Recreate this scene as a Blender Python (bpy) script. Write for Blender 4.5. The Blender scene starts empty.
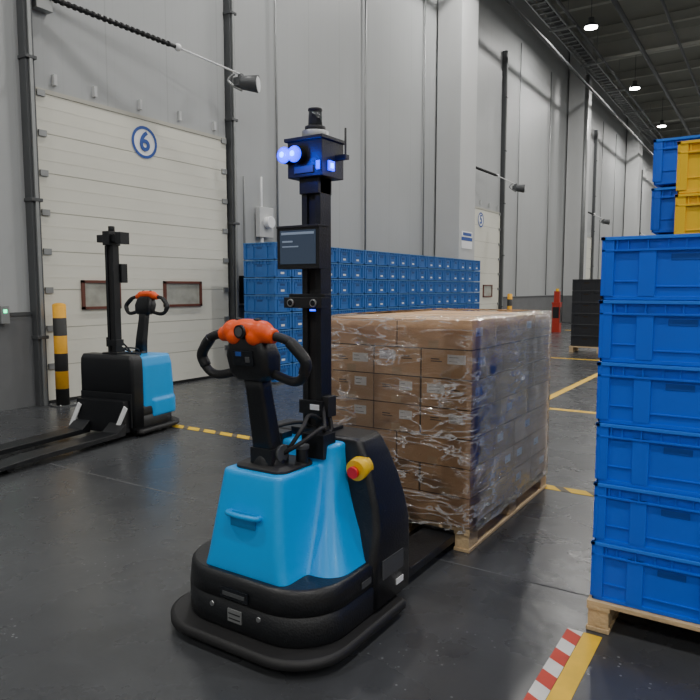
import bpy, bmesh, math, random
from mathutils import Vector, Matrix
random.seed(7)
S=bpy.context.scene

# ---------------------------------------------------------------- materials
MATS={}
def mat(name,col,rough=.5,metal=0,noise=0,nscale=8,bump=0,bscale=40,emit=None,estr=0,spec=.5,coat=0):
    if name in MATS: return MATS[name]
    m=bpy.data.materials.new(name); m.use_nodes=True
    nt=m.node_tree; b=nt.nodes['Principled BSDF']
    b.inputs['Base Color'].default_value=(*col,1)
    b.inputs['Roughness'].default_value=rough
    b.inputs['Metallic'].default_value=metal
    b.inputs['Specular IOR Level'].default_value=spec
    b.inputs['Coat Weight'].default_value=coat
    tc=nt.nodes.new('ShaderNodeTexCoord')
    n=nt.nodes.new('ShaderNodeTexNoise'); n.inputs['Scale'].default_value=nscale; n.inputs['Detail'].default_value=5
    nt.links.new(tc.outputs['Object'],n.inputs['Vector'])
    if noise>0:
        r=nt.nodes.new('ShaderNodeMapRange'); r.inputs[3].default_value=1-noise; r.inputs[4].default_value=1+noise
        nt.links.new(n.outputs['Fac'],r.inputs[0])
        mx=nt.nodes.new('ShaderNodeVectorMath'); mx.operation='SCALE'
        mx.inputs[0].default_value=col
        nt.links.new(r.outputs[0],mx.inputs['Scale'])
        nt.links.new(mx.outputs[0],b.inputs['Base Color'])
    if bump>0:
        n2=nt.nodes.new('ShaderNodeTexNoise'); n2.inputs['Scale'].default_value=bscale
        nt.links.new(tc.outputs['Object'],n2.inputs['Vector'])
        bp=nt.nodes.new('ShaderNodeBump'); bp.inputs['Strength'].default_value=bump; bp.inputs['Distance'].default_value=.01
        nt.links.new(n2.outputs['Fac'],bp.inputs['Height']); nt.links.new(bp.outputs[0],b.inputs['Normal'])
    if emit:
        b.inputs['Emission Color'].default_value=(*emit,1); b.inputs['Emission Strength'].default_value=estr
    MATS[name]=m; return m

def stripe_mat(name,c1,c2,period,ax,duty=.5,rough=.6):
    m=bpy.data.materials.new(name); m.use_nodes=True; nt=m.node_tree; b=nt.nodes['Principled BSDF']
    b.inputs['Roughness'].default_value=rough
    tc=nt.nodes.new('ShaderNodeTexCoord')
    d=nt.nodes.new('ShaderNodeVectorMath'); d.operation='DOT_PRODUCT'; d.inputs[1].default_value=ax
    nt.links.new(tc.outputs['Object'],d.inputs[0])
    q=nt.nodes.new('ShaderNodeMath'); q.operation='DIVIDE'; q.inputs[1].default_value=period
    nt.links.new(d.outputs['Value'],q.inputs[0])
    f=nt.nodes.new('ShaderNodeMath'); f.operation='FRACT'; nt.links.new(q.outputs[0],f.inputs[0])
    l=nt.nodes.new('ShaderNodeMath'); l.operation='LESS_THAN'; l.inputs[1].default_value=duty
    nt.links.new(f.outputs[0],l.inputs[0])
    mx=nt.nodes.new('ShaderNodeMix'); mx.data_type='RGBA'
    mx.inputs['A'].default_value=(*c1,1); mx.inputs['B'].default_value=(*c2,1)
    nt.links.new(l.outputs[0],mx.inputs['Factor'])
    n=nt.nodes.new('ShaderNodeTexNoise'); n.inputs['Scale'].default_value=9; n.inputs['Detail'].default_value=6
    nt.links.new(tc.outputs['Object'],n.inputs['Vector'])
    r=nt.nodes.new('ShaderNodeMapRange'); r.inputs[3].default_value=.65; r.inputs[4].default_value=1.2
    nt.links.new(n.outputs['Fac'],r.inputs[0])
    sc=nt.nodes.new('ShaderNodeVectorMath'); sc.operation='SCALE'
    nt.links.new(mx.outputs['Result'],sc.inputs[0]); nt.links.new(r.outputs[0],sc.inputs['Scale'])
    nt.links.new(sc.outputs[0],b.inputs['Base Color'])
    return m

BLK=mat('black_powdercoat',(.009,.010,.012),.38,0,.25,12,.15,120)
RUB=mat('black_rubber',(.012,.012,.013),.6,0,.2,10)
GLS=mat('black_glass',(.01,.012,.016),.08)
BLUE=mat('cyan_blue_cowl',(.004,.36,.88),.36,0,.06,5,0,40,coat=.12)
ORG=mat('orange_plastic',(.92,.10,.01),.4)
RED=mat('red_plastic',(.75,.02,.02),.35)
REDO=mat('red_equipment',(.42,.03,.015),.45)
YEL=mat('yellow_plastic',(.95,.58,.01),.4)
WHT=mat('white_label',(.92,.93,.94),.5,0,.05,30)
INK=mat('printed_ink',(.08,.06,.05),.6)
STL=mat('brushed_steel',(.45,.46,.47),.35,.9,.1,30)
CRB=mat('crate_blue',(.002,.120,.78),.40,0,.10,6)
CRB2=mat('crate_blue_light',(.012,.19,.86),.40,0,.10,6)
CRBD=mat('crate_blue_slot_shade',(.003,.07,.42),.5)  # darker crate blue, paints the shade in handle slots
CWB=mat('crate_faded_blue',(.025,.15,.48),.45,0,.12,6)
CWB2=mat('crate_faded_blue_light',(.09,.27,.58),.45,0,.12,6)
CWBD=mat('crate_faded_blue_slot_shade',(.01,.07,.26),.5)  # slot shade painted in a darker tone of the bank crates
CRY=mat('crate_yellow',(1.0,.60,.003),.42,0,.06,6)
CRYD=mat('crate_yellow_slot_shade',(.65,.33,.005),.5)  # slot shade painted in darker yellow
CRK=mat('crate_black',(.02,.021,.024),.5)
WOOD=mat('pallet_wood',(.62,.45,.25),.75,0,.3,9,.5,60)
CART=[mat('cardboard_a',(.66,.42,.23),.7,0,.08,5,.15,90),mat('cardboard_b',(.72,.47,.27),.7,0,.08,5,.15,90),mat('cardboard_c',(.59,.36,.19),.7,0,.08,5,.15,90)]
TAPE=mat('packing_tape',(.64,.45,.26),.3)
GAP=mat('painted_gap_shade',(.04,.028,.016),.9)  # near-black brown painting the shade inside gaps and slots
DGR=mat('dark_grey_steel',(.09,.095,.10),.5,.3,.15,4)
MGR=mat('grey_wainscot',(.15,.155,.16),.6,0,.15,3)
GAL=mat('galvanised_steel',(.32,.33,.33),.45,.6,.15,6)
DOORM=mat('door_panel_cream',(.76,.75,.66),.5,0,.06,1.5)
SEAM=mat('door_seam',(.48,.47,.41),.6)
CEILM=mat('ceiling_deck_grey',(.27,.275,.24),.8,0,.2,.6)
BEAM=mat('roof_beam_paint',(.46,.46,.41),.7,0,.15,2)
COLM=mat('column_white',(.56,.57,.57),.6,0,.05,1.5)
SIGNB=mat('sign_blue',(.02,.08,.36),.5)
WIN=mat('door_glass',(.40,.40,.35),.15,0,.5,6)
WFR=mat('window_frame_dark',(.14,.045,.03),.5)
TAPEY=mat('floor_tape_yellow',(.82,.50,.02),.5,0,.3,8)
LEDB=mat('blue_led',(.0,.01,.5),.3,emit=(.0,.015,1.0),estr=4)
LEDC=mat('blue_led_core',(.1,.3,1),.3,emit=(.03,.22,1.0),estr=9)
LEDF=mat('blue_led_soft',(.0,.02,1),.3,emit=(.0,.03,1.0),estr=4)
LAMP=mat('highbay_emitter',(1,1,1),.3,emit=(1,.98,.95),estr=45)
HATRED=stripe_mat('hazard_red_white',(.80,.78,.74),(.62,.06,.035),.17,(.55,1,0))
HATBLK=stripe_mat('hazard_yellow_black',(.82,.52,.02),(.12,.10,.07),.22,(1,.8,0),.3)
BOLM=stripe_mat('bollard_yellow_black',(.85,.42,.02),(.02,.02,.02),.42,(0,0,1),.5)

def cladding():
    m=bpy.data.materials.new('wall_cladding'); m.use_nodes=True; nt=m.node_tree; b=nt.nodes['Principled BSDF']
    b.inputs['Roughness'].default_value=.5
    tc=nt.nodes.new('ShaderNodeTexCoord'); sp=nt.nodes.new('ShaderNodeSeparateXYZ'); nt.links.new(tc.outputs['Object'],sp.inputs[0])
    def fr(per,duty,off=0):
        a=nt.nodes.new('ShaderNodeMath'); a.operation='MULTIPLY_ADD'; a.inputs[1].default_value=1/per; a.inputs[2].default_value=off
        nt.links.new(sp.outputs['Y'],a.inputs[0])
        f=nt.nodes.new('ShaderNodeMath'); f.operation='FRACT'; nt.links.new(a.outputs[0],f.inputs[0])
        l=nt.nodes.new('ShaderNodeMath'); l.operation='LESS_THAN'; l.inputs[1].default_value=duty; nt.links.new(f.outputs[0],l.inputs[0]); return l
    s1=fr(1.0,.018); s2=fr(.25,.05,.5)
    n=nt.nodes.new('ShaderNodeTexNoise'); n.inputs['Scale'].default_value=.7; n.inputs['Detail'].default_value=4
    nt.links.new(tc.outputs['Object'],n.inputs['Vector'])
    r=nt.nodes.new('ShaderNodeMapRange'); r.inputs[3].default_value=.92; r.inputs[4].default_value=1.06; nt.links.new(n.outputs['Fac'],r.inputs[0])
    k=nt.nodes.new('ShaderNodeMath'); k.operation='MULTIPLY_ADD'; k.inputs[1].default_value=-.13; nt.links.new(s1.outputs[0],k.inputs[0]); nt.links.new(r.outputs[0],k.inputs[2])
    k2=nt.nodes.new('ShaderNodeMath'); k2.operation='MULTIPLY_ADD'; k2.inputs[1].default_value=-.035; nt.links.new(s2.outputs[0],k2.inputs[0]); nt.links.new(k.outputs[0],k2.inputs[2])
    sc=nt.nodes.new('ShaderNodeVectorMath'); sc.operation='SCALE'; sc.inputs[0].default_value=(.42,.435,.44)
    nt.links.new(k2.outputs[0],sc.inputs['Scale']); nt.links.new(sc.outputs[0],b.inputs['Base Color'])
    return m
CLAD=cladding()

def floor_mat():
    m=bpy.data.materials.new('polished_epoxy_floor'); m.use_nodes=True; nt=m.node_tree; b=nt.nodes['Principled BSDF']
    b.inputs['Specular IOR Level'].default_value=.5
    tc=nt.nodes.new('ShaderNodeTexCoord')
    def noise(s,d=5):
        n=nt.nodes.new('ShaderNodeTexNoise'); n.inputs['Scale'].default_value=s; n.inputs['Detail'].default_value=d
        nt.links.new(tc.outputs['Object'],n.inputs['Vector']); return n
    n=noise(.9,6)
    cr=nt.nodes.new('ShaderNodeValToRGB'); nt.links.new(n.outputs['Fac'],cr.inputs[0])
    cr.color_ramp.elements[0].position=.3; cr.color_ramp.elements[0].color=(.042,.044,.048,1)
    cr.color_ramp.elements[1].position=.75; cr.color_ramp.elements[1].color=(.074,.078,.083,1)
    v=nt.nodes.new('ShaderNodeTexVoronoi'); v.inputs['Scale'].default_value=26; nt.links.new(tc.outputs['Object'],v.inputs['Vector'])
    lt=nt.nodes.new('ShaderNodeMath'); lt.operation='LESS_THAN'; lt.inputs[1].default_value=.13; nt.links.new(v.outputs['Distance'],lt.inputs[0])
    n3=noise(1.6,3); gt=nt.nodes.new('ShaderNodeMath'); gt.operation='GREATER_THAN'; gt.inputs[1].default_value=.57; nt.links.new(n3.outputs['Fac'],gt.inputs[0])
    mu=nt.nodes.new('ShaderNodeMath'); mu.operation='MULTIPLY'; nt.links.new(lt.outputs[0],mu.inputs[0]); nt.links.new(gt.outputs[0],mu.inputs[1])
    mu2=nt.nodes.new('ShaderNodeMath'); mu2.operation='MULTIPLY'; mu2.inputs[1].default_value=.45; nt.links.new(mu.outputs[0],mu2.inputs[0])
    mx=nt.nodes.new('ShaderNodeMix'); mx.data_type='RGBA'; nt.links.new(mu2.outputs[0],mx.inputs['Factor']); nt.links.new(cr.outputs[0],mx.inputs['A']); mx.inputs['B'].default_value=(.35,.36,.37,1)
    nt.links.new(mx.outputs['Result'],b.inputs['Base Color'])
    n2=noise(3,6); r=nt.nodes.new('ShaderNodeMapRange'); r.inputs[3].default_value=.19; r.inputs[4].default_value=.36; nt.links.new(n2.outputs['Fac'],r.inputs[0])
    nt.links.new(r.outputs[0],b.inputs['Roughness'])
    n4=noise(14,3); bp=nt.nodes.new('ShaderNodeBump'); bp.inputs['Strength'].default_value=.08; bp.inputs['Distance'].default_value=.02
    nt.links.new(n4.outputs['Fac'],bp.inputs['Height']); nt.links.new(bp.outputs[0],b.inputs['Normal'])
    return m
FLOORM=floor_mat()

def film_mat():
    m=bpy.data.materials.new('stretch_wrap_film'); m.use_nodes=True; nt=m.node_tree
    for n in list(nt.nodes): nt.nodes.remove(n)
    out=nt.nodes.new('ShaderNodeOutputMaterial'); tr=nt.nodes.new('ShaderNodeBsdfTransparent'); tr.inputs[0].default_value=(.99,.99,.99,1)
    p=nt.nodes.new('ShaderNodeBsdfGlossy'); p.inputs['Color'].default_value=(1,1,1,1); p.inputs['Roughness'].default_value=.11
    df=nt.nodes.new('ShaderNodeBsdfDiffuse'); df.inputs[0].default_value=(.95,.95,.95,1)
    tc=nt.nodes.new('ShaderNodeTexCoord')
    def wr(rot,scale,ns,dist):
        mp=nt.nodes.new('ShaderNodeMapping'); mp.inputs['Scale'].default_value=scale; mp.inputs['Rotation'].default_value=rot
        nt.links.new(tc.outputs['Object'],mp.inputs[0])
        n=nt.nodes.new('ShaderNodeTexNoise'); n.inputs['Scale'].default_value=ns; n.inputs['Detail'].default_value=4; n.inputs['Roughness'].default_value=.5; n.inputs['Distortion'].default_value=dist
        nt.links.new(mp.outputs[0],n.inputs['Vector'])
        a=nt.nodes.new('ShaderNodeMath'); a.operation='SUBTRACT'; a.inputs[1].default_value=.5; nt.links.new(n.outputs['Fac'],a.inputs[0])
        c=nt.nodes.new('ShaderNodeMath'); c.operation='ABSOLUTE'; nt.links.new(a.outputs[0],c.inputs[0])
        d=nt.nodes.new('ShaderNodeMapRange'); d.inputs[1].default_value=0; d.inputs[2].default_value=.022; d.inputs[3].default_value=1; d.inputs[4].default_value=0
        nt.links.new(c.outputs[0],d.inputs[0]); return n,d
    n1,c1=wr((.5,.45,0),(1.2,1.2,7),1.6,.5)
    n2,c2=wr((-.35,-.5,.0),(2,2,6),2.2,.9)
    big=nt.nodes.new('ShaderNodeTexNoise'); big.inputs['Scale'].default_value=3.2; big.inputs['Detail'].default_value=2; nt.links.new(tc.outputs['Object'],big.inputs['Vector'])
    mk=nt.nodes.new('ShaderNodeMapRange'); mk.inputs[1].default_value=.40; mk.inputs[2].default_value=.58; nt.links.new(big.outputs['Fac'],mk.inputs[0])
    mxx=nt.nodes.new('ShaderNodeMath'); mxx.operation='MAXIMUM'; nt.links.new(c1.outputs[0],mxx.inputs[0]); nt.links.new(c2.outputs[0],mxx.inputs[1])
    cm=nt.nodes.new('ShaderNodeMath'); cm.operation='MULTIPLY'; nt.links.new(mxx.outputs[0],cm.inputs[0]); nt.links.new(mk.outputs[0],cm.inputs[1])
    hs=nt.nodes.new('ShaderNodeMath'); hs.operation='MULTIPLY_ADD'; hs.inputs[1].default_value=.4; nt.links.new(cm.outputs[0],hs.inputs[0]); nt.links.new(n1.outputs['Fac'],hs.inputs[2])
    bp=nt.nodes.new('ShaderNodeBump'); bp.inputs['Strength'].default_value=1; bp.inputs['Distance'].default_value=.024
    nt.links.new(hs.outputs[0],bp.inputs['Height']); nt.links.new(bp.outputs[0],p.inputs['Normal'])
    fr=nt.nodes.new('ShaderNodeFresnel'); fr.inputs[0].default_value=1.45
    g=nt.nodes.new('ShaderNodeMath'); g.operation='MULTIPLY_ADD'; g.inputs[1].default_value=1.3; g.inputs[2].default_value=.06; g.use_clamp=True; nt.links.new(fr.outputs[0],g.inputs[0])
    f1=nt.nodes.new('ShaderNodeMath'); f1.operation='MULTIPLY_ADD'; f1.inputs[1].default_value=.55; f1.inputs[2].default_value=.02; nt.links.new(cm.outputs[0],f1.inputs[0])  # white diffuse along creases paints bright sheen streaks on the film
    m1=nt.nodes.new('ShaderNodeMixShader'); nt.links.new(f1.outputs[0],m1.inputs[0]); nt.links.new(tr.outputs[0],m1.inputs[1]); nt.links.new(df.outputs[0],m1.inputs[2])
    ms=nt.nodes.new('ShaderNodeMixShader'); nt.links.new(g.outputs[0],ms.inputs[0]); nt.links.new(m1.outputs[0],ms.inputs[1]); nt.links.new(p.outputs[0],ms.inputs[2])
    nt.links.new(ms.outputs[0],out.inputs[0]); return m
FILM=film_mat()

# ---------------------------------------------------------------- mesh builder
def catmull(pts,n=8):
    P=[Vector(p) for p in pts]; P=[P[0]*2-P[1]]+P+[P[-1]*2-P[-2]]; out=[]
    for i in range(1,len(P)-2):
        a,b,c,d=P[i-1:i+3]
        for k in range(n):
            t=k/n; out.append(.5*((2*b)+(c-a)*t+(2*a-5*b+4*c-d)*t*t+(3*b-a-3*c+d)*t**3))
    out.append(P[-2]); return out
class MB:
    def __init__(s): s.bm=bmesh.new(); s.mats=[]
    def mi(s,m):
        if m not in s.mats: s.mats.append(m)
        return s.mats.index(m)
    def box(s,c,d,m,rot=None):
        i=s.mi(m); c=Vector(c); R=rot if rot else Matrix.Identity(3)
        v=[s.bm.verts.new(c+R@Vector((x*d[0]/2,y*d[1]/2,z*d[2]/2))) for x in(-1,1) for y in(-1,1) for z in(-1,1)]
        for f in((0,1,3,2),(4,6,7,5),(0,4,5,1),(2,3,7,6),(0,2,6,4),(1,5,7,3)):
            s.bm.faces.new([v[k] for k in f]).material_index=i
    def bb(s,x0,x1,y0,y1,z0,z1,m): s.box(((x0+x1)/2,(y0+y1)/2,(z0+z1)/2),(x1-x0,y1-y0,z1-z0),m)
    def loft(s,rings,m,smooth=True,caps=True):
        i=s.mi(m); R=[[s.bm.verts.new(Vector(p)) for p in r] for r in rings]; n=len(R[0])
        for a,b in zip(R,R[1:]):
            for k in range(n):
                f=s.bm.faces.new((a[k],a[(k+1)%n],b[(k+1)%n],b[k])); f.material_index=i; f.smooth=smooth
        if caps:
            f=s.bm.faces.new(list(reversed(R[0]))); f.material_index=i
            f=s.bm.faces.new(R[-1]); f.material_index=i
    def tube(s,path,r,m,seg=12,r2=None):
        P=[Vector(p) for p in path]; rings=[]; up=None
        for k,p in enumerate(P):
            t=(P[min(k+1,len(P)-1)]-P[max(k-1,0)]).normalized()
            if up is None:
                up=Vector((0,0,1)) if abs(t.z)<.9 else Vector((1,0,0))
            up=(up-t*up.dot(t)).normalized(); sd=t.cross(up)
            rr=r if r2 is None else r+(r2-r)*k/(len(P)-1)
            rings.append([p+(up*math.cos(a)+sd*math.sin(a))*-rr for a in [-2*math.pi*j/seg for j in range(seg)]])
        s.loft(rings,m)
    def cyl(s,a,b,r,m,seg=20,r2=None): s.tube([a,b],r,m,seg,r2)
    def sphere(s,c,r,m,sc=(1,1,1)):
        i=s.mi(m); g=bmesh.ops.create_uvsphere(s.bm,u_segments=20,v_segments=12,radius=r,matrix=Matrix.Translation(c)@Matrix.Diagonal((*sc,1)))
        for v in g['verts']:
            for f in v.link_faces: f.material_index=i; f.smooth=True
    def quad(s,pts,m):
        f=s.bm.faces.new([s.bm.verts.new(Vector(p)) for p in pts]); f.material_index=s.mi(m)
    def mesh(s,name):
        bmesh.ops.recalc_face_normals(s.bm,faces=s.bm.faces)
        me=bpy.data.meshes.new(name); s.bm.to_mesh(me); s.bm.free()
        for m in s.mats: me.materials.append(m)
        return me
    def obj(s,name,parent=None,loc=(0,0,0),rz=0,bevel=0,seg=2):
        return add(s.mesh(name),name,parent,loc,rz,bevel,seg)
def add(me,name,parent=None,loc=(0,0,0),rz=0,bevel=0,seg=2):
    o=bpy.data.objects.new(name,me); S.collection.objects.link(o)
    o.location=loc; o.rotation_euler=(0,0,rz)
    if parent: o.parent=parent
    if bevel:
        b=o.modifiers.new('bevel','BEVEL'); b.width=bevel; b.segments=seg; b.limit_method='ANGLE'; b.angle_limit=math.radians(40)
    return o
def empty(name,loc=(0,0,0),rz=0):
    e=bpy.data.objects.new(name,None); S.collection.objects.link(e); e.location=loc; e.rotation_euler=(0,0,rz); e.empty_display_size=.1; return e
def rring(hx,y0,y1,rf,rb,z,n=8):
    out=[]
    for cx,cy,r,a0 in((-hx+rf,y0+rf,rf,180),(hx-rf,y0+rf,rf,270),(hx-rb,y1-rb,rb,0),(-hx+rb,y1-rb,rb,90)):
        for k in range(n+1):
            a=math.radians(a0+90*k/n); out.append((cx+r*math.cos(a),cy+r*math.sin(a),z))
    return out

# ---------------------------------------------------------------- room
WX=-7.4; CZ=11.3; Y0=-12; Y1=64; XR=20
b=MB(); b.bb(WX-.3,XR+.3,Y0-.3,Y1+.3,-.2,0,FLOORM); b.obj('floor')
b=MB(); b.bb(WX-.3,XR+.3,Y0-.3,Y1+.3,CZ,CZ+.2,CEILM); b.obj('ceiling')
b=MB(); b.bb(WX-.3,WX,Y0,Y1,0,CZ,CLAD); b.obj('wall_left')
b=MB(); b.bb(XR,XR+.3,Y0,Y1,0,CZ,CLAD); b.obj('wall_right')
b=MB(); b.bb(WX,XR,Y1,Y1+.3,0,CZ,COLM); b.obj('wall_far')
b=MB(); b.bb(WX,XR,Y0-.3,Y0,0,CZ,COLM); b.obj('wall_back')

doors=[4.6,16.75,28.75,40.75,52.75]; DW=3.15; DH=3.68
segs=[(Y0,doors[0]-.14)]+[(doors[i]+DW+.14,doors[i+1]-.14) for i in range(len(doors)-1)]+[(doors[-1]+DW+.14,Y1)]
b=MB()
for a,c in segs: b.bb(WX,WX+.03,a,c,0,1.08,MGR); b.bb(WX,WX+.045,a,c,1.08,1.12,DGR)
b.obj('baseboard_left')
for y in (15.3,27.3,39.3,51.3):
    b=MB(); b.bb(WX+.05,-6.7,y,y+1.0,0,CZ-.001,COLM); b.bb(WX+.05,-6.68,y-.02,y+1.02,0,1.1,MGR)
    b.obj('wall_column',bevel=.01)
for di,y in enumerate(doors):
    e=empty('door_%d'%(di+1),(WX,y,0))
    b=MB(); n=8; h=DH/n
    for k in range(n):
        b.bb(0,.05,0,DW,k*h+.005,(k+1)*h-.005,DOORM)
        for q in (.33,.66): b.bb(.05,.052,0,DW,k*h+h*q-.004,k*h+h*q+.004,DOORM)
    b.bb(0,.042,0,DW,0,DH,SEAM)
    b.bb(0,.06,0,DW,0,.04,RUB)
    for k in range(n):
        for yy in (.06,DW-.06): b.bb(.05,.075,yy-.05,yy+.05,(k+1)*h-.04,(k+1)*h+.03,GAL)
    b.obj('door_panels',e)
    b=MB()
    for wy0,wy1 in ((.50,1.08),(1.82,2.55)):
        for (a0,a1,c0,c1) in ((wy0,wy1,1.13,1.165),(wy0,wy1,1.465,1.50),(wy0,wy0+.04,1.13,1.5),(wy1-.04,wy1,1.13,1.5)): b.bb(.05,.08,a0,a1,c0,c1,WFR)
        b.bb(.05,.06,wy0+.03,wy1-.03,1.15,1.48,WIN)
    b.obj('door_windows',e)
    b=MB()
    for yy in (-.10,DW+.10):
        b.bb(0,.13,yy-.055,yy+.055,0,8.6,DGR); b.bb(.13,.16,yy-.02,yy+.02,0,8.6,GAL)
        for z in [i*1.6+.8 for i in range(5)]: b.bb(.0,.165,yy-.07,yy+.07,z,z+.04,DGR)
    b.obj('door_tracks',e,bevel=.005)
    b=MB(); b.bb(0,.06,0,DW,DH,DH+.05,SEAM)
    b.bb(0,.03,0,DW,DH+.05,8.0,CLAD)
    for yy in (.25,.8,1.5,2.2,2.9): b.bb(.03,.08,yy-.02,yy+.02,DH+.12,DH+.25,COLM)
    b.obj('door_header',e)
    b=MB(); cy=1.56; cz=3.38
    for r0,r1,x,m in((.0,.215,.0535,WHT),(.175,.215,.058,SIGNB)):
        N=40
        for k in range(N):
            a=2*math.pi*k/N; c=2*math.pi*(k+1)/N
            P=lambda r,t:(x,cy+r*math.cos(t),cz+r*math.sin(t))
            if r0==0: b.quad([P(r1,a),P(r1,c),(x,cy,cz)],m)
            else: b.quad([P(r0,a),P(r1,a),P(r1,c),P(r0,c)],m)
    b.obj('bay_sign_disc',e)
    f=bpy.data.curves.new('bay_number','FONT'); f.body=str(6-di); f.size=.36; f.align_x='CENTER'; f.align_y='CENTER'; f.extrude=.002; f.offset=.008
    f.materials.append(SIGNB); o=bpy.data.objects.new('bay_number',f); S.collection.objects.link(o); o.parent=e
    o.location=(.062,cy,cz); o.rotation_euler=(math.pi/2,0,math.pi/2)

for y in doors:
    e=empty('dock_arm_light',(WX+.035,y,0))
    b=MB()
    b.bb(.0,.12,.0,.2,4.6,4.9,GAL)
    b.tube([(.1,.1,4.76),(.4,1.83,4.64)],.026,BLK,12)
    for k in range(22):
        t=.03+.93*k/22; b.cyl((.1+.3*t,.1+1.73*t,4.76-.12*t),(.1+.3*(t+.018),.1+1.73*(t+.018),4.76-.12*(t+.018)),.036,RUB,12)
    b.sphere((.4,1.85,4.64),.05,WHT)
    b.tube([(.4,1.85,4.64),(.58,2.9,4.53)],.014,WHT,8)
    b.sphere((.58,2.9,4.5),.05,DGR)
    b.tube([(.50,2.86,4.42),(.56,2.9,4.42),(.80,3.02,4.39)],.06,DGR,20,.125)
    b.bb(.50,.62,2.82,2.98,4.36,4.48,DGR)
    b.tube(catmull([(.5,2.85,4.55),(.42,2.8,4.45),(.5,2.84,4.36),(.6,2.9,4.3)],6),.02,GAL,8)
    b.cyl((.80,3.02,4.39),(.81,3.025,4.39),.115,WHT,20)
    b.obj('arm_and_lamp',e)

b=MB()
for y in (9.0,11.9,14.6,21.5,24.9,33.5,36.5):
    b.cyl((WX+.055,y,1.13),(WX+.055,y,9.3),.020,GAL,8)
b.cyl((-6.57,27.0,.0),(-6.57,27.0,9.6),.08,GAL,12)
b.obj('wall_conduits')
b=MB(); b.bb(-6.7,-6.685,15.45,16.1,2.60,2.68,SIGNB); b.bb(-6.7,-6.685,15.45,16.1,2.69,2.83,WHT); b.bb(-6.7,-6.685,15.45,16.1,2.40,2.59,WHT)
b.bb(-6.685,-6.683,15.5,16.05,2.72,2.80,SIGNB)
b.obj('column_sign')
b=MB(); b.bb(WX+.05,WX+.18,8.0,8.25,1.15,1.6,BLK); b.bb(WX+.18,WX+.19,8.05,8.2,1.4,1.5,WHT); b.cyl((WX+.08,8.12,1.6),(WX+.08,8.12,3.2),.02,GAL,8); b.obj('door_control_box',bevel=.01)
b=MB(); b.bb(WX+.05,WX+.12,4.03,4.13,1.0,1.2,GAL); b.bb(WX+.12,WX+.125,4.06,4.1,1.12,1.16,mat('green_lamp',(0,.6,.3),.4,emit=(0,1,.4),estr=4)); b.obj('door_switch_box',bevel=.005)
b=MB()
b.bb(0,.1,0,.35,0,.5,COLM); b.cyl((.1,.18,.25),(.20,.18,.25),.1,WHT,20); b.cyl((.05,.1,-.3),(.05,.1,0),.03,WHT,8); b.cyl((.05,.1,.5),(.05,.1,1.0),.02,WHT,8)
b.obj('wall_junction_unit',loc=(WX+.03,8.45,2.25),bevel=.01)

# ceiling structure
b=MB()
for y in [Y0+3+3.0*k for k in range(25)]:
    b.bb(WX+.01,XR-.01,y-.09,y+.09,CZ-.35,CZ-.32,BEAM); b.bb(WX+.01,XR-.01,y-.02,y+.02,CZ-.32,CZ-.001,BEAM)
b.obj('roof_purlins')
b=MB()
for y in (3.6,15.8,27.8,39.8,51.8):
    b.bb(-6.6,XR-.01,y-.18,y+.18,CZ-.95,CZ-.90,BEAM); b.bb(-6.6,XR-.01,y-.03,y+.03,CZ-.9,CZ-.36,BEAM)
for x in (-1.5,5.5,12.5):
    b.bb(x-.12,x+.12,Y0+.01,Y1-.01,CZ-.75,CZ-.71,BEAM); b.bb(x-.02,x+.02,Y0+.01,Y1-.01,CZ-.71,CZ-.36,BEAM)
b.obj('roof_girders')
b=MB()
for x,z in ((-6.55,9.75),(-6.05,9.75)):
    b.bb(x-.02,x+.02,Y0+.1,Y1-.1,z-.05,z+.05,GAL)
for k in range(188):
    y=Y0+.3+.4*k; b.bb(-6.55,-6.05,y-.02,y+.02,9.72,9.75,GAL)
b.bb(-6.4,-6.15,Y0+.1,Y1-.1,9.76,9.80,BLK)
for k in range(18):
    y=Y0+2+4*k
    for x in (-6.58,-6.02): b.cyl((x,y,9.7),(x,y,CZ-.37),.012,GAL,6)
    b.bb(-6.6,-5.75,y-.03,y+.03,9.64,9.69,GAL)
b.cyl((-5.8,Y0+.1,9.75),(-5.8,Y1-.1,9.75),.05,DGR,10)
b.obj('cable_tray')
for x,z,r in ((-4.6,10.1,.08),(-3.4,10.15,.05),(-6.3,8.9,.05)):
    b=MB(); b.cyl((x,Y0+.1,z),(x,Y1-.1,z),r,DGR,10)
    b.obj('ceiling_pipe')

for x in (-5.3,1.5,8.5,15):
    for k in range(-2,8):  # rearmost row, unseen behind the camera, is added to brighten crate fronts
        y=7+7.5*k
        e=empty('highbay_lamp',(x,y,9.5))
        b=MB(); b.cyl((0,0,.02),(0,0,.14),.22,DGR,24,.12); b.cyl((0,0,.14),(0,0,.30),.09,DGR,16); b.cyl((0,0,.3),(0,0,CZ-9.5-.37),.01,DGR,6)
        b.cyl((0,0,.0),(0,0,.02),.19,LAMP,24); b.obj('housing',e)
        L=bpy.data.lights.new('lamp_light','AREA'); L.shape='DISK'; L.size=.4; L.energy=215; L.color=(1,.975,.93)
        o=bpy.data.objects.new('lamp_light',L); S.collection.objects.link(o); o.parent=e; o.location=(0,0,-.02)

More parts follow.
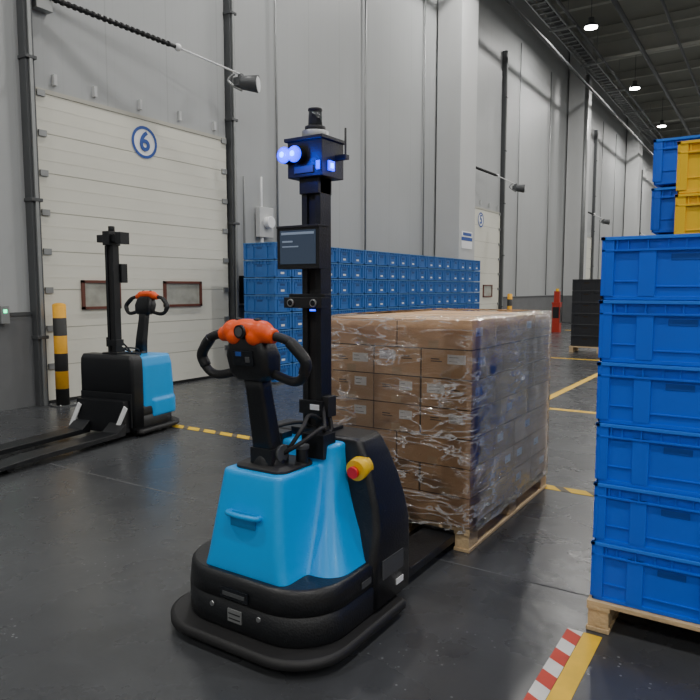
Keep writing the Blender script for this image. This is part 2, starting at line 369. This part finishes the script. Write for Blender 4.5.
# ---------------------------------------------------------------- floor markings
def strip(name,x0,x1,y0,y1,m,z=.002):
    b=MB(); b.bb(x0,x1,y0,y1,.0005,z,m); return b.obj(name)
strip('floor_tape_red_white',-.655,-.592,-3,2.66,HATRED)
strip('floor_tape_yellow',-.590,-.518,-3,2.66,TAPEY)
strip('floor_tape_yellow_black',-6.6,-.75,4.50,4.60,HATBLK)
strip('floor_tape_yellow',-2.43,-2.33,7.66,45,TAPEY)
strip('floor_tape_yellow',-5.0,3.0,7.55,7.65,TAPEY)
strip('floor_tape_yellow',-5.9,-2.5,13.2,13.32,TAPEY)
strip('floor_tape_yellow',-5.9,-2.5,22.2,22.4,TAPEY)
JM=mat('joint_filler',(.12,.123,.127),.5)
b=MB()
for y in (3.0,9,15,21,27,33): b.bb(-7.3,19,y-.005,y+.005,.0003,.001,JM)
for x in (3,9): b.bb(x-.005,x+.005,-11,60,.0003,.001,JM)
b.obj('floor_joints')

# ---------------------------------------------------------------- crates
def crate_mesh(name,m,md,ml,L=.6,D=.4,H=.245,label=False):
    b=MB(); i=.018
    b.bb(-L/2+i,L/2-i,-D/2+i,D/2-i,.0,.012,m)
    for sx in(-1,1): b.bb(*sorted((sx*(L/2-i),sx*(L/2-i-.006))),-D/2+i,D/2-i,.012,H,m)
    for sy in(-1,1): b.bb(-L/2+i,L/2-i,*sorted((sy*(D/2-i),sy*(D/2-i-.006))),.012,H,m)
    def band(z0,z1,o,mm=m):
        for sx in(-1,1): b.bb(*sorted((sx*(L/2-i),sx*(L/2-o))),-D/2+o,D/2-o,z0,z1,mm)
        for sy in(-1,1): b.bb(-L/2+o,L/2-o,*sorted((sy*(D/2-i),sy*(D/2-o))),z0,z1,mm)
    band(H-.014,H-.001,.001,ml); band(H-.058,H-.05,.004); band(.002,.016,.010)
    for sx in(-1,1):
        for sy in(-1,1):
            b.bb(*sorted((sx*(L/2-.004),sx*(L/2-.05))),*sorted((sy*(D/2-i),sy*(D/2-.006))),.016,H-.014,m)
            b.bb(*sorted((sx*(L/2-i),sx*(L/2-.006))),*sorted((sy*(D/2-.004),sy*(D/2-.05))),.016,H-.014,m)
    for sy in(-1,1):
        yo=lambda o:sorted((sy*(D/2-i),sy*(D/2-o)))
        b.bb(-.16,-.10,*yo(.008),.016,H-.05,m); b.bb(.10,.16,*yo(.008),.016,H-.05,m)
        for x in (-.24,-.2,.2,.24,-.13,.13): b.bb(x-.003,x+.003,*yo(.007),H-.05,H-.014,m)
        for x in (-.06,.0,.06): b.bb(x-.003,x+.003,*yo(.009),H-.05,H-.014,m)
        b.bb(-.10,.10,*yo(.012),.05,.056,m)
        b.bb(-.05,.05,*yo(.016),.15,.175,md)  # flat dark slab paints the shade of a handle opening
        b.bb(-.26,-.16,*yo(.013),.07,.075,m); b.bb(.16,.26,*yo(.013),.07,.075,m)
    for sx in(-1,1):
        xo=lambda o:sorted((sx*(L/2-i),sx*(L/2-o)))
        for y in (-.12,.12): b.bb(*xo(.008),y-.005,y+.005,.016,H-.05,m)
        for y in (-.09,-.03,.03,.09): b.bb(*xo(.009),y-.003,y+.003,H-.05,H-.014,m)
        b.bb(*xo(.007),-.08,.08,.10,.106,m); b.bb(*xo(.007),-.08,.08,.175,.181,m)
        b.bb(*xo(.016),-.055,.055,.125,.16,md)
        if label: b.bb(*xo(.015),-.04,.04,.045,.075,WHT)
    return b.mesh(name)
CMB=crate_mesh('crate_blue_mesh',CRB,CRBD,CRB2)
CMW=crate_mesh('crate_faded_mesh',CWB,CWBD,CWB2)
CML=crate_mesh('crate_faded_label_mesh',CWB,CWBD,CWB2,label=True)
CMY=crate_mesh('crate_yellow_mesh',CRY,CRYD,CRY)
CMK=crate_mesh('crate_black_mesh',CRK,GAP,DGR)
def pallet_mesh(name,L,D,H=.13):
    b=MB(); t=.02
    n=7
    for k in range(n):
        w=.095 if n*.12<D else D/n*.8; y=-D/2+w/2+(D-w)*k/(n-1); b.bb(-L/2,L/2,y-w/2,y+w/2,H-t,H,WOOD)
    for x in(-L/2+.045,0,L/2-.045):
        b.bb(x-.045,x+.045,-D/2,D/2,H-2*t+.002,H-t,WOOD)
        b.bb(x-.045,x+.045,-D/2,D/2,.001,t,WOOD)
        for y in(-D/2+.07,0,D/2-.07): b.bb(x-.04,x+.04,y-.065,y+.065,t,H-2*t+.002,WOOD)
    return b.mesh(name)

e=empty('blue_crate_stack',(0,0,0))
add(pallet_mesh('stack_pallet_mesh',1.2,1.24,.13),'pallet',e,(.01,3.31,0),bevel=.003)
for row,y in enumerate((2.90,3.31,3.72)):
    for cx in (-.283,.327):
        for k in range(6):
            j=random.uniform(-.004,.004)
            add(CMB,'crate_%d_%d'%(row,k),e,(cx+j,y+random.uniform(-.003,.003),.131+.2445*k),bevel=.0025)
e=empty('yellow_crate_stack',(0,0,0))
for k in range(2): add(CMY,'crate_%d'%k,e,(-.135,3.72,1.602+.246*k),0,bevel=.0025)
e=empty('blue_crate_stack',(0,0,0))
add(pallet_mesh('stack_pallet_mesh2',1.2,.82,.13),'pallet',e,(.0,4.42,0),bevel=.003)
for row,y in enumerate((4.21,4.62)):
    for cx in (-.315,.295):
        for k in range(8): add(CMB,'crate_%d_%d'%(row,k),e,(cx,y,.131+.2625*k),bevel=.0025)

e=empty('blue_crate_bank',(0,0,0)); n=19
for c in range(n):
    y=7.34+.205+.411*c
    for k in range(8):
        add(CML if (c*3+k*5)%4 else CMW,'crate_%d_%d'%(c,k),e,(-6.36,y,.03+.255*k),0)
b=MB(); b.bb(-6.66,-6.06,7.34,7.34+.411*n,.0,.03,DGR); b.obj('base_plate',e)
e=empty('black_crate_stack',(-3.15,14.9,0))
for cx in(-.31,.31):
    for k in range(6): add(CMK,'crate_%d'%k,e,(cx,0,.13+.243*k))
add(pallet_mesh('far_pallet_mesh',1.25,.5,.13),'pallet',e)

# ---------------------------------------------------------------- wrapped carton pallet
PX0,PX1,PY0,PY1=-2.19,-1.30,3.16,4.54
e=empty('wrapped_carton_pallet',((PX0+PX1)/2,(PY0+PY1)/2,0))
W=PX1-PX0; D=PY1-PY0
add(pallet_mesh('carton_pallet_mesh',W+.01,D+.02,.13),'pallet',e,bevel=.003)
b=MB(); rows=7; z0=.131; hh=(1.235-z0)/rows
for r in range(rows):
    nx,ny=((2,4) if r%2==0 else (3,3))
    if r in(1,4): nx,ny=(3,4)
    for i in range(nx):
        for j in range(ny):
            w=W/nx; d=D/ny
            g=.004
            cx=-W/2+w*(i+.5)+random.uniform(-.003,.003); cy=-D/2+d*(j+.5)+random.uniform(-.003,.003)
            m=random.choice(CART)
            b.box((cx,cy,z0+hh*(r+.5)),(w-2*g,d-2*g,hh-.006),m)
            if j==0:
                f0=cy-d/2+g
                b.bb(cx-.03,cx+.03,f0-.0008,f0+.001,z0+hh*r+.004,z0+hh*r+.045,TAPE)
                if random.random()<.8:
                    ox=random.choice((-1,1))*w*.2; lw=random.choice((.04,.052)); oz=random.uniform(.0,.03)
                    zz=z0+hh*r+.06+oz
                    b.bb(cx+ox-lw,cx+ox+lw,f0-.001,f0+.001,zz,zz+.05,WHT)
                    for q in (.012,.034): b.bb(cx+ox-lw*.8,cx+ox+lw*random.uniform(-.2,.6),f0-.0013,f0,zz+q,zz+q+.0025,INK)
                    b.bb(cx-ox-.03,cx-ox+.02,f0-.0006,f0,zz+.02,zz+.026,INK); b.bb(cx-ox-.03,cx-ox+.035,f0-.0006,f0,zz+.008,zz+.013,INK)
            if i==nx-1:
                s0=cx+w/2-g; zz=z0+hh*r+.07
                if random.random()<.55:
                    oy=random.choice((-1,1))*d*.2
                    b.bb(s0-.001,s0+.001,cy+oy-.045,cy+oy+.045,zz,zz+.045,WHT)
                    b.bb(s0,s0+.0013,cy+oy-.035,cy+oy+.0,zz+.012,zz+.015,INK)
            if r==rows-1:
                b.bb(cx-w/2+g,cx+w/2-g,cy-.03,cy+.03,z0+hh*rows-.003,z0+hh*rows-.0015,TAPE)
b.bb(-W/2+.012,W/2-.012,-D/2+.012,D/2-.012,z0+.002,z0+hh*rows-.01,GAP)  # solid dark core paints shade into the gaps between cartons
b.obj('cartons',e,bevel=.003)
bm=bmesh.new(); N=26; H=30
per=[]
hw=W/2+.008; hd=D/2+.008
for k in range(N): per.append((-hw+2*hw*k/N,-hd))
for k in range(N): per.append((hw,-hd+2*hd*k/N))
for k in range(N): per.append((hw-2*hw*k/N,hd))
for k in range(N): per.append((-hw,hd-2*hd*k/N))
prev=None
for j in range(H+1):
    z=.10+(1.243-.10)*j/H; row=[]
    for (x,y) in per:
        w=random.uniform(0,.011); corner=abs(abs(x)-hw)<.001 and abs(abs(y)-hd)<.001
        x2=x+(w*(1 if x>0 else -1) if abs(abs(x)-hw)<.001 and not corner else 0)
        y2=y+(w*(1 if y>0 else -1) if abs(abs(y)-hd)<.001 and not corner else 0)
        row.append(bm.verts.new((x2,y2,z+random.uniform(-.006,.006))))
    if prev:
        for k in range(len(per)):
            f=bm.faces.new((prev[k],prev[(k+1)%len(per)],row[(k+1)%len(per)],row[k])); f.smooth=True
    prev=row
row=[bm.verts.new((v.co.x*random.uniform(.8,.9),v.co.y*random.uniform(.86,.93),1.25)) for v in prev]
for k in range(len(per)):
    bm.faces.new((prev[k],prev[(k+1)%len(per)],row[(k+1)%len(per)],row[k])).smooth=True
me=bpy.data.meshes.new('stretch_film'); bm.to_mesh(me); bm.free(); me.materials.append(FILM)
add(me,'stretch_film',e)

# ---------------------------------------------------------------- bollards
def bollard(name,x,y,h,m,r=.075):
    b=MB(); b.cyl((0,0,.012),(0,0,h),r,m,20); b.sphere((0,0,h),r,m,(1,1,.35)); b.bb(-.12,.12,-.12,.12,0,.012,DGR)
    for sx in(-1,1):
        for sy in(-1,1): b.cyl((sx*.095,sy*.095,.012),(sx*.095,sy*.095,.03),.012,STL,6)
    b.obj(name,loc=(x,y,0))
bollard('bollard',-7.09,4.62,1.2,BOLM)
bollard('bollard',-7.05,20.1,1.2,BOLM)
b=MB(); b.bb(-.12,.12,-.12,.12,0,.9,REDO); b.bb(-.10,.10,-.125,-.12,.45,.8,BLK); b.bb(-.13,.13,-.13,.13,.9,.95,REDO); b.bb(-.08,.08,-.08,.08,.95,1.30,REDO); b.bb(.12,.125,-.1,.1,.3,.8,BLK); b.cyl((0,0,1.30),(0,0,1.38),.05,YEL,14)
b.obj('fire_hydrant_cabinet',loc=(-5.85,21.1,.0),bevel=.01)
b=MB(); b.bb(0,.25,0,.7,.0,1.0,REDO); b.bb(.25,.26,.1,.6,.3,.85,WHT); b.obj('fire_hose_cabinet',loc=(-6.45,27.7,.001),bevel=.01)

# ---------------------------------------------------------------- robot pallet truck
def truck(name,loc,rz,full=True,forkL=1.75,fz=0):
    e=empty(name,(loc[0],loc[1],0),rz)
    k_=1 if full else .86
    b=MB(); b.loft([rring(.41*k_,-.38,.30,.22,.03,.028),rring(.425*k_,-.395,.30,.23,.03,.038),rring(.425*k_,-.395,.30,.23,.03,.062),rring(.41*k_,-.38,.29,.22,.03,.072)],RUB)
    b.obj('bumper_skirt',e)
    b=MB()
    b.loft([rring(.355*k_,-.30,.33,.2,.03,.05),rring(.375*k_,-.322,.35,.22,.04,.085),rring(.375*k_,-.322,.35,.22,.04,.185),rring(.37*k_,-.317,.35,.215,.04,.188),rring(.37*k_,-.317,.35,.215,.04,.194),rring(.375*k_,-.322,.35,.22,.04,.197),rring(.37*k_,-.315,.35,.22,.04,.275),rring(.358*k_,-.30,.34,.21,.04,.29)],BLK)
    b.obj('chassis',e)
    b=MB()
    b.bb(-.07,.07,-.328,-.319,.205,.245,GLS); b.bb(-.055,.055,-.332,-.327,.218,.232,DGR)
    b.bb(-.035,.035,-.327,-.319,.115,.165,GAL); b.bb(-.03,.03,-.3275,-.326,.145,.15,BLK); b.bb(-.03,.03,-.3275,-.326,.125,.13,BLK)
    for x in(-.12,.12): b.cyl((x,-.319,.16),(x,-.327,.16),.010,STL,10)
    if full: b.bb(.373,.377,.0,.07,.215,.24,DGR)
    b.obj('chassis_fittings',e)
    b=MB(); b.cyl((-.04,-.1,.07),(.04,-.1,.07),.07,RUB,24)
    for sx in(-1,1): b.cyl((sx*.27-.02,-.12,.045),(sx*.27+.02,-.12,.045),.045,RUB,20)
    b.obj('wheels',e)
    b=MB()
    if full:
        b.loft([rring(.385,.08,.40,.035,.03,.09),rring(.385,.08,.40,.035,.03,.30),rring(.383,.12,.40,.035,.03,.40),rring(.365,.13,.39,.03,.03,.50),rring(.335,.14,.38,.03,.03,.60),rring(.30,.15,.36,.03,.03,.70),rring(.275,.155,.345,.03,.03,.755),rring(.255,.165,.335,.025,.025,.775)],BLK)
    else:
        b.loft([rring(.325,.20,.36,.03,.03,.09),rring(.325,.20,.36,.03,.03,.64),rring(.32,.20,.36,.03,.03,.73),rring(.30,.21,.35,.03,.03,.775)],BLK)
    b.obj('rear_battery_housing',e)
    if full:
        b=MB()
        for sx in(-1,1): b.bb(*sorted((sx*.380,sx*.389)),.14,.32,.2,.28,DGR)
        b.bb(.384,.389,.26,.32,.135,.16,WHT)
        b.cyl((.27,.18,.66),(.27,.117,.65),.05,YEL,24,.045); b.cyl((.27,.118,.65),(.27,.103,.648),.013,RED,16); b.cyl((.27,.107,.648),(.27,.092,.646),.025,RED,20)
        b.obj('emergency_stop',e)
    b=MB()
    if full:
        rings=[]
        for k in range(9):
            s=k/8; z=.28+.40*s; w=.215-.065*s**.7; y0=-.285+.06*s**1.3
            rings.append(rring(w,y0,.06,.040-.010*s,.03,z))
        b.loft(rings,BLUE); rings=[]
        for k in range(14):
            s=k/13; z=.28+.475*s; q=(1-s)**1.7; w=.195+.155*q; y0=.055-.20*q**.9
            rings.append(rring(w,y0,.20,.035+.06*q,.03,z))
        b.loft(rings,BLUE)
    else:
        b.loft([rring(.32,-.29,.215,.10,.03,.26),rring(.318,-.285,.215,.10,.03,.45),rring(.31,-.27,.215,.09,.03,.66),rring(.29,-.25,.215,.08,.03,.75)],BLUE)
        b.loft([rring(.335,-.30,.10,.11,.03,.16),rring(.335,-.30,.10,.11,.03,.32)],BLUE)
    o=b.obj('blue_cowl',e)
    r=o.modifiers.new('rm','REMESH'); r.mode='VOXEL'; r.voxel_size=.0085 if full else .014; r.use_smooth_shade=True
    s=o.modifiers.new('sm','SMOOTH'); s.factor=.5; s.iterations=6 if full else 3
    b=MB()
    b.box((-.005,-.252,.50),(.125,.03,.055),mat('cowl_recess_shade',(.004,.19,.48),.5))  # handle recess shade painted as a darker blue block
    b.tube(catmull([(-.075,-.252,.52),(-.07,-.280,.525),(0,-.290,.526),(.07,-.280,.525),(.075,-.252,.52)],6),.011,BLUE,10)
    b.obj('cowl_pocket',e,bevel=.006)
    b=MB()
    b.loft([rring(.13,-.19,.03,.05,.03,.660),rring(.13,-.19,.03,.05,.03,.69),rring(.11,-.17,.03,.05,.03,.70)],RUB)
    b.cyl((0,-.10,.69),(0,-.10,.735),.075,BLK,24,.06)
    b.bb(-.055,.055,-.16,-.05,.70,.765,BLK)
    for sx in(-1,1): b.cyl((sx*.05,-.1,.74),(sx*.066,-.1,.74),.035,DGR,16)
    b.cyl((.10,-.02,.69),(.10,-.02,.755),.026,BLK,14); b.cyl((.10,-.02,.75),(.10,-.02,.765),.03,DGR,14)
    b.bb(.06,.17,.03,.12,.70,.80,BLK); b.bb(-.16,-.06,.05,.12,.70,.78,BLK)
    b.tube(catmull([(.03,-.1,.72),(.12,-.06,.78),(.16,.03,.83),(.10,.14,.80),(.05,.2,.9)],8),.009,RUB,8)
    b.tube(catmull([(.05,-.08,.72),(.10,-.02,.83),(.05,.10,.86),(.06,.2,.82)],8),.009,RUB,8)
    b.tube(catmull([(-.03,-.05,.72),(-.08,.0,.8),(-.02,.12,.82),(0,.2,.78)],8),.008,RUB,8)
    b.obj('tiller_base',e,bevel=.006)
    t=empty('tiller',(0,0,0) if full else (0,-.02,.09)); t.parent=e
    b=MB()
    def ring(c,w,d,r):
        return [(c[0]+p[0],c[1]+p[1],c[2]) for p in rring(w,-d,d,r,r,0,4)]
    zb=.70 if full else .62
    b.loft([ring((0,-.105,zb),.055,.04,.015),ring((0,-.125,.80),.05,.038,.015),ring((0,-.165,1.0),.046,.034,.015),ring((0,-.178,1.07),.05,.036,.015)],BLK)
    b.obj('tiller_arm',t)
    b=MB()
    b.loft([ring((0,-.18,1.045),.07,.04,.02),ring((0,-.185,1.07),.098,.052,.03),ring((0,-.195,1.14),.105,.056,.03),ring((0,-.205,1.195),.09,.05,.03),ring((0,-.21,1.225),.06,.04,.02)],BLK)
    b.box((0,-.254,1.135),(.10,.008,.06),GLS,Matrix.Rotation(.12,3,'X'))
    b.box((-.02,-.259,1.15),(.03,.004,.018),SIGNB,Matrix.Rotation(.12,3,'X'))
    b.box((.025,-.259,1.13),(.022,.004,.022),DGR,Matrix.Rotation(.12,3,'X'))
    for sx in(-1,1):
        b.tube(catmull([(sx*.05,-.22,1.215),(sx*.14,-.225,1.220),(sx*.215,-.22,1.195),(sx*.262,-.21,1.135),(sx*.245,-.20,1.075),(sx*.19,-.19,1.052),(sx*.08,-.182,1.075)],8),.018,RUB,12)
        b.tube(catmull([(sx*.20,-.222,1.203),(sx*.262,-.21,1.135),(sx*.25,-.202,1.085)],6),.022,BLK,12)
    b.obj('tiller_head',t,bevel=.003)
    b=MB()
    b.sphere((0,-.222,1.245),.055,ORG,(1.9,.85,.70))
    for sx in(-1,1):
        b.sphere((sx*.07,-.225,1.235),.052,ORG,(1.0,.85,.85)); b.cyl((sx*.06,-.223,1.230),(sx*.135,-.225,1.220),.038,ORG,20,.028)
        b.sphere((sx*.05,-.248,1.215),.035,ORG,(1.1,.7,.9))
    o=b.obj('tiller_control_block',t)
    r=o.modifiers.new('rm','REMESH'); r.mode='VOXEL'; r.voxel_size=.005; r.use_smooth_shade=True
    s=o.modifiers.new('sm','SMOOTH'); s.factor=.5; s.iterations=5
    b=MB(); b.cyl((0,-.235,1.238),(0,-.276,1.236),.026,BLK,20); b.cyl((0,-.276,1.236),(0,-.279,1.236),.018,DGR,20)
    for sx in(-1,1): b.sphere((sx*.045,-.222,1.278),.013,RUB,(1.3,1,.7))
    b.obj('tiller_buttons',t)
    b=MB(); top=1.88 if full else 1.80
    for sx in (-1,1): b.bb(*sorted((sx*.022,sx*.05)),.185,.265,.74,top,BLK)
    b.bb(-.03,.03,.2,.25,.74,top,RUB)
    b.bb(-.09,.09,.15,.30,.76,.79,BLK)
    b.bb(-.062,.062,.172,.272,.85,.91,BLK); b.bb(.0,.05,.168,.172,.87,.895,WHT)
    b.bb(.05,.085,.19,.25,.84,.93,RUB)
    b.tube(catmull([(.07,.22,.84),(.09,.2,.78),(.06,.14,.77)],6),.01,RUB,8)
    b.obj('mast',e,bevel=.004)
    if full:
        SCR=mat('display_screen',(.03,.04,.055),.12,emit=(.05,.08,.13),estr=.35)
        b=MB(); b.bb(-.105,.115,.085,.145,1.48,1.655,BLK); b.bb(-.088,.098,.082,.086,1.50,1.64,SCR); b.bb(-.055,.055,.145,.19,1.52,1.62,DGR)
        b.bb(-.105,.115,.08,.15,1.65,1.660,RUB)
        TX=mat('screen_text',(.12,.14,.17),.4,emit=(.2,.26,.34),estr=.6)
        b.bb(-.08,.09,.0810,.083,1.622,1.632,TX); b.bb(-.075,-.02,.0810,.083,1.59,1.597,TX); b.bb(-.075,.01,.0810,.083,1.57,1.575,TX)
        b.obj('touch_display',e,bevel=.006)
        b=MB(); b.bb(-.10,.10,.12,.19,1.315,1.36,BLK); b.bb(-.095,.095,.15,.20,1.355,1.375,BLK)
        for x in(-.06,.06): b.cyl((x,.12,1.337),(x,.112,1.337),.017,STL,16); b.cyl((x,.113,1.337),(x,.110,1.337),.012,GLS,16)
        b.bb(.04,.07,.117,.121,1.303,1.311,LEDF)
        b.obj('depth_camera_bar',e,bevel=.005)
        b=MB(); b.bb(-.088,.092,.14,.30,1.865,2.02,BLK); b.bb(-.10,.10,.13,.31,2.015,2.03,BLK); b.bb(-.05,.05,.17,.27,1.80,1.87,BLK)
        b.bb(-.096,-.088,.17,.28,1.92,2.0,DGR); b.bb(-.05,.05,.134,.14,1.88,1.91,DGR)
        b.cyl((0,.22,2.03),(0,.22,2.065),.058,STL,24); b.cyl((0,.22,2.065),(0,.22,2.085),.045,BLK,24)
        b.cyl((0,.22,2.08),(0,.22,2.15),.032,GLS,24,.028); b.cyl((0,.22,2.15),(0,.22,2.16),.031,BLK,20)
        b.cyl((.135,.25,1.95),(.135,.25,2.07),.005,BLK,8); b.bb(.09,.145,.235,.265,1.94,1.96,BLK)
        b.cyl((-.075,.14,1.955),(-.075,.10,1.955),.034,BLK,20); b.cyl((-.022,.14,1.955),(-.022,.105,1.955),.034,BLK,20)
        b.obj('sensor_head',e,bevel=.004)
        b=MB()
        for x,y in((-.075,.098),(-.022,.101)): b.sphere((x,y,1.955),.034,LEDB,(1,.5,1)); b.sphere((x,y-.0125,1.955),.013,LEDC,(1,.6,1))
        b.bb(.092,.10,.18,.22,1.89,1.93,LEDB); b.bb(.10,.102,.19,.21,1.90,1.92,LEDC); b.bb(.065,.083,.134,.138,1.89,1.925,LEDB)
        b.obj('blue_indicator_lights',e)
        for p,en in(((-.05,.0,1.955),2.2),((.17,.19,1.91),.7)):
            L=bpy.data.lights.new('indicator_light','POINT'); L.energy=en; L.color=(.0,.06,1); L.shadow_soft_size=.02
            o=bpy.data.objects.new('indicator_light',L); S.collection.objects.link(o); o.parent=e; o.location=p
    else:
        b=MB(); b.bb(-.04,.04,.15,.30,1.80,1.93,BLK); b.bb(-.14,.14,.17,.27,1.83,1.90,BLK); b.cyl((0,.22,1.93),(0,.22,1.98),.03,BLK,16); b.bb(-.07,.07,.10,.18,1.45,1.63,BLK); b.bb(-.16,-.10,.16,.28,1.81,1.92,BLK)
        b.obj('sensor_head',e,bevel=.004)
    b=MB(); z=fz; yc=.40 if full else .36
    b.bb(-.33*k_,.33*k_,yc,.45,.06+z,.36,BLK); b.bb(-.36*k_,.36*k_,yc-.005,yc+.01,.10,.42,BLK)
    for sx in(-1,1):
        x0,x1=sorted((sx*.12,sx*.31))
        yy=.45
        P=[(yy,.16+z),(yy+.10,.088+z),(forkL*.95,.088+z),(forkL+.28,.07+z),(forkL+.34,.05+z)]
        B=[(yy,.045+z),(yy+.10,.045+z),(forkL*.95,.045+z),(forkL+.28,.042+z),(forkL+.34,.042+z)]
        b.loft([[(x0,by,bz),(x1,by,bz),(x1,py,pz),(x0,py,pz)] for (py,pz),(by,bz) in zip(P,B)],BLK,smooth=False)
        b.cyl((sx*.215-.05,forkL+.12,.04),(sx*.215+.05,forkL+.12,.04),.038,RUB,16)
    b.obj('fork_carriage',e,bevel=.005)
    if not full:
        b=MB()
        for x in(-.27,.29): b.box((x,.465,.20),(.045,.01,.26),WHT,Matrix.Rotation(-.5,3,'Y'))
        b.obj('white_stripes',e)
    return e
truck('robotic_pallet_truck',(-1.69,2.11),0)
truck('robotic_pallet_truck',(-5.33,4.24),math.radians(189),full=False,forkL=1.5)

# ---------------------------------------------------------------- camera + world
cam=bpy.data.cameras.new('camera'); cam.sensor_width=36; cam.lens=655/700*36; cam.clip_end=200
o=bpy.data.objects.new('camera',cam); S.collection.objects.link(o)
o.location=(0,0,1.4); o.rotation_euler=(math.radians(90-5.4),0,math.radians(33)); S.camera=o
w=bpy.data.worlds.new('world'); S.world=w; w.use_nodes=True
w.node_tree.nodes['Background'].inputs[0].default_value=(.5,.55,.6,1); w.node_tree.nodes['Background'].inputs[1].default_value=.3
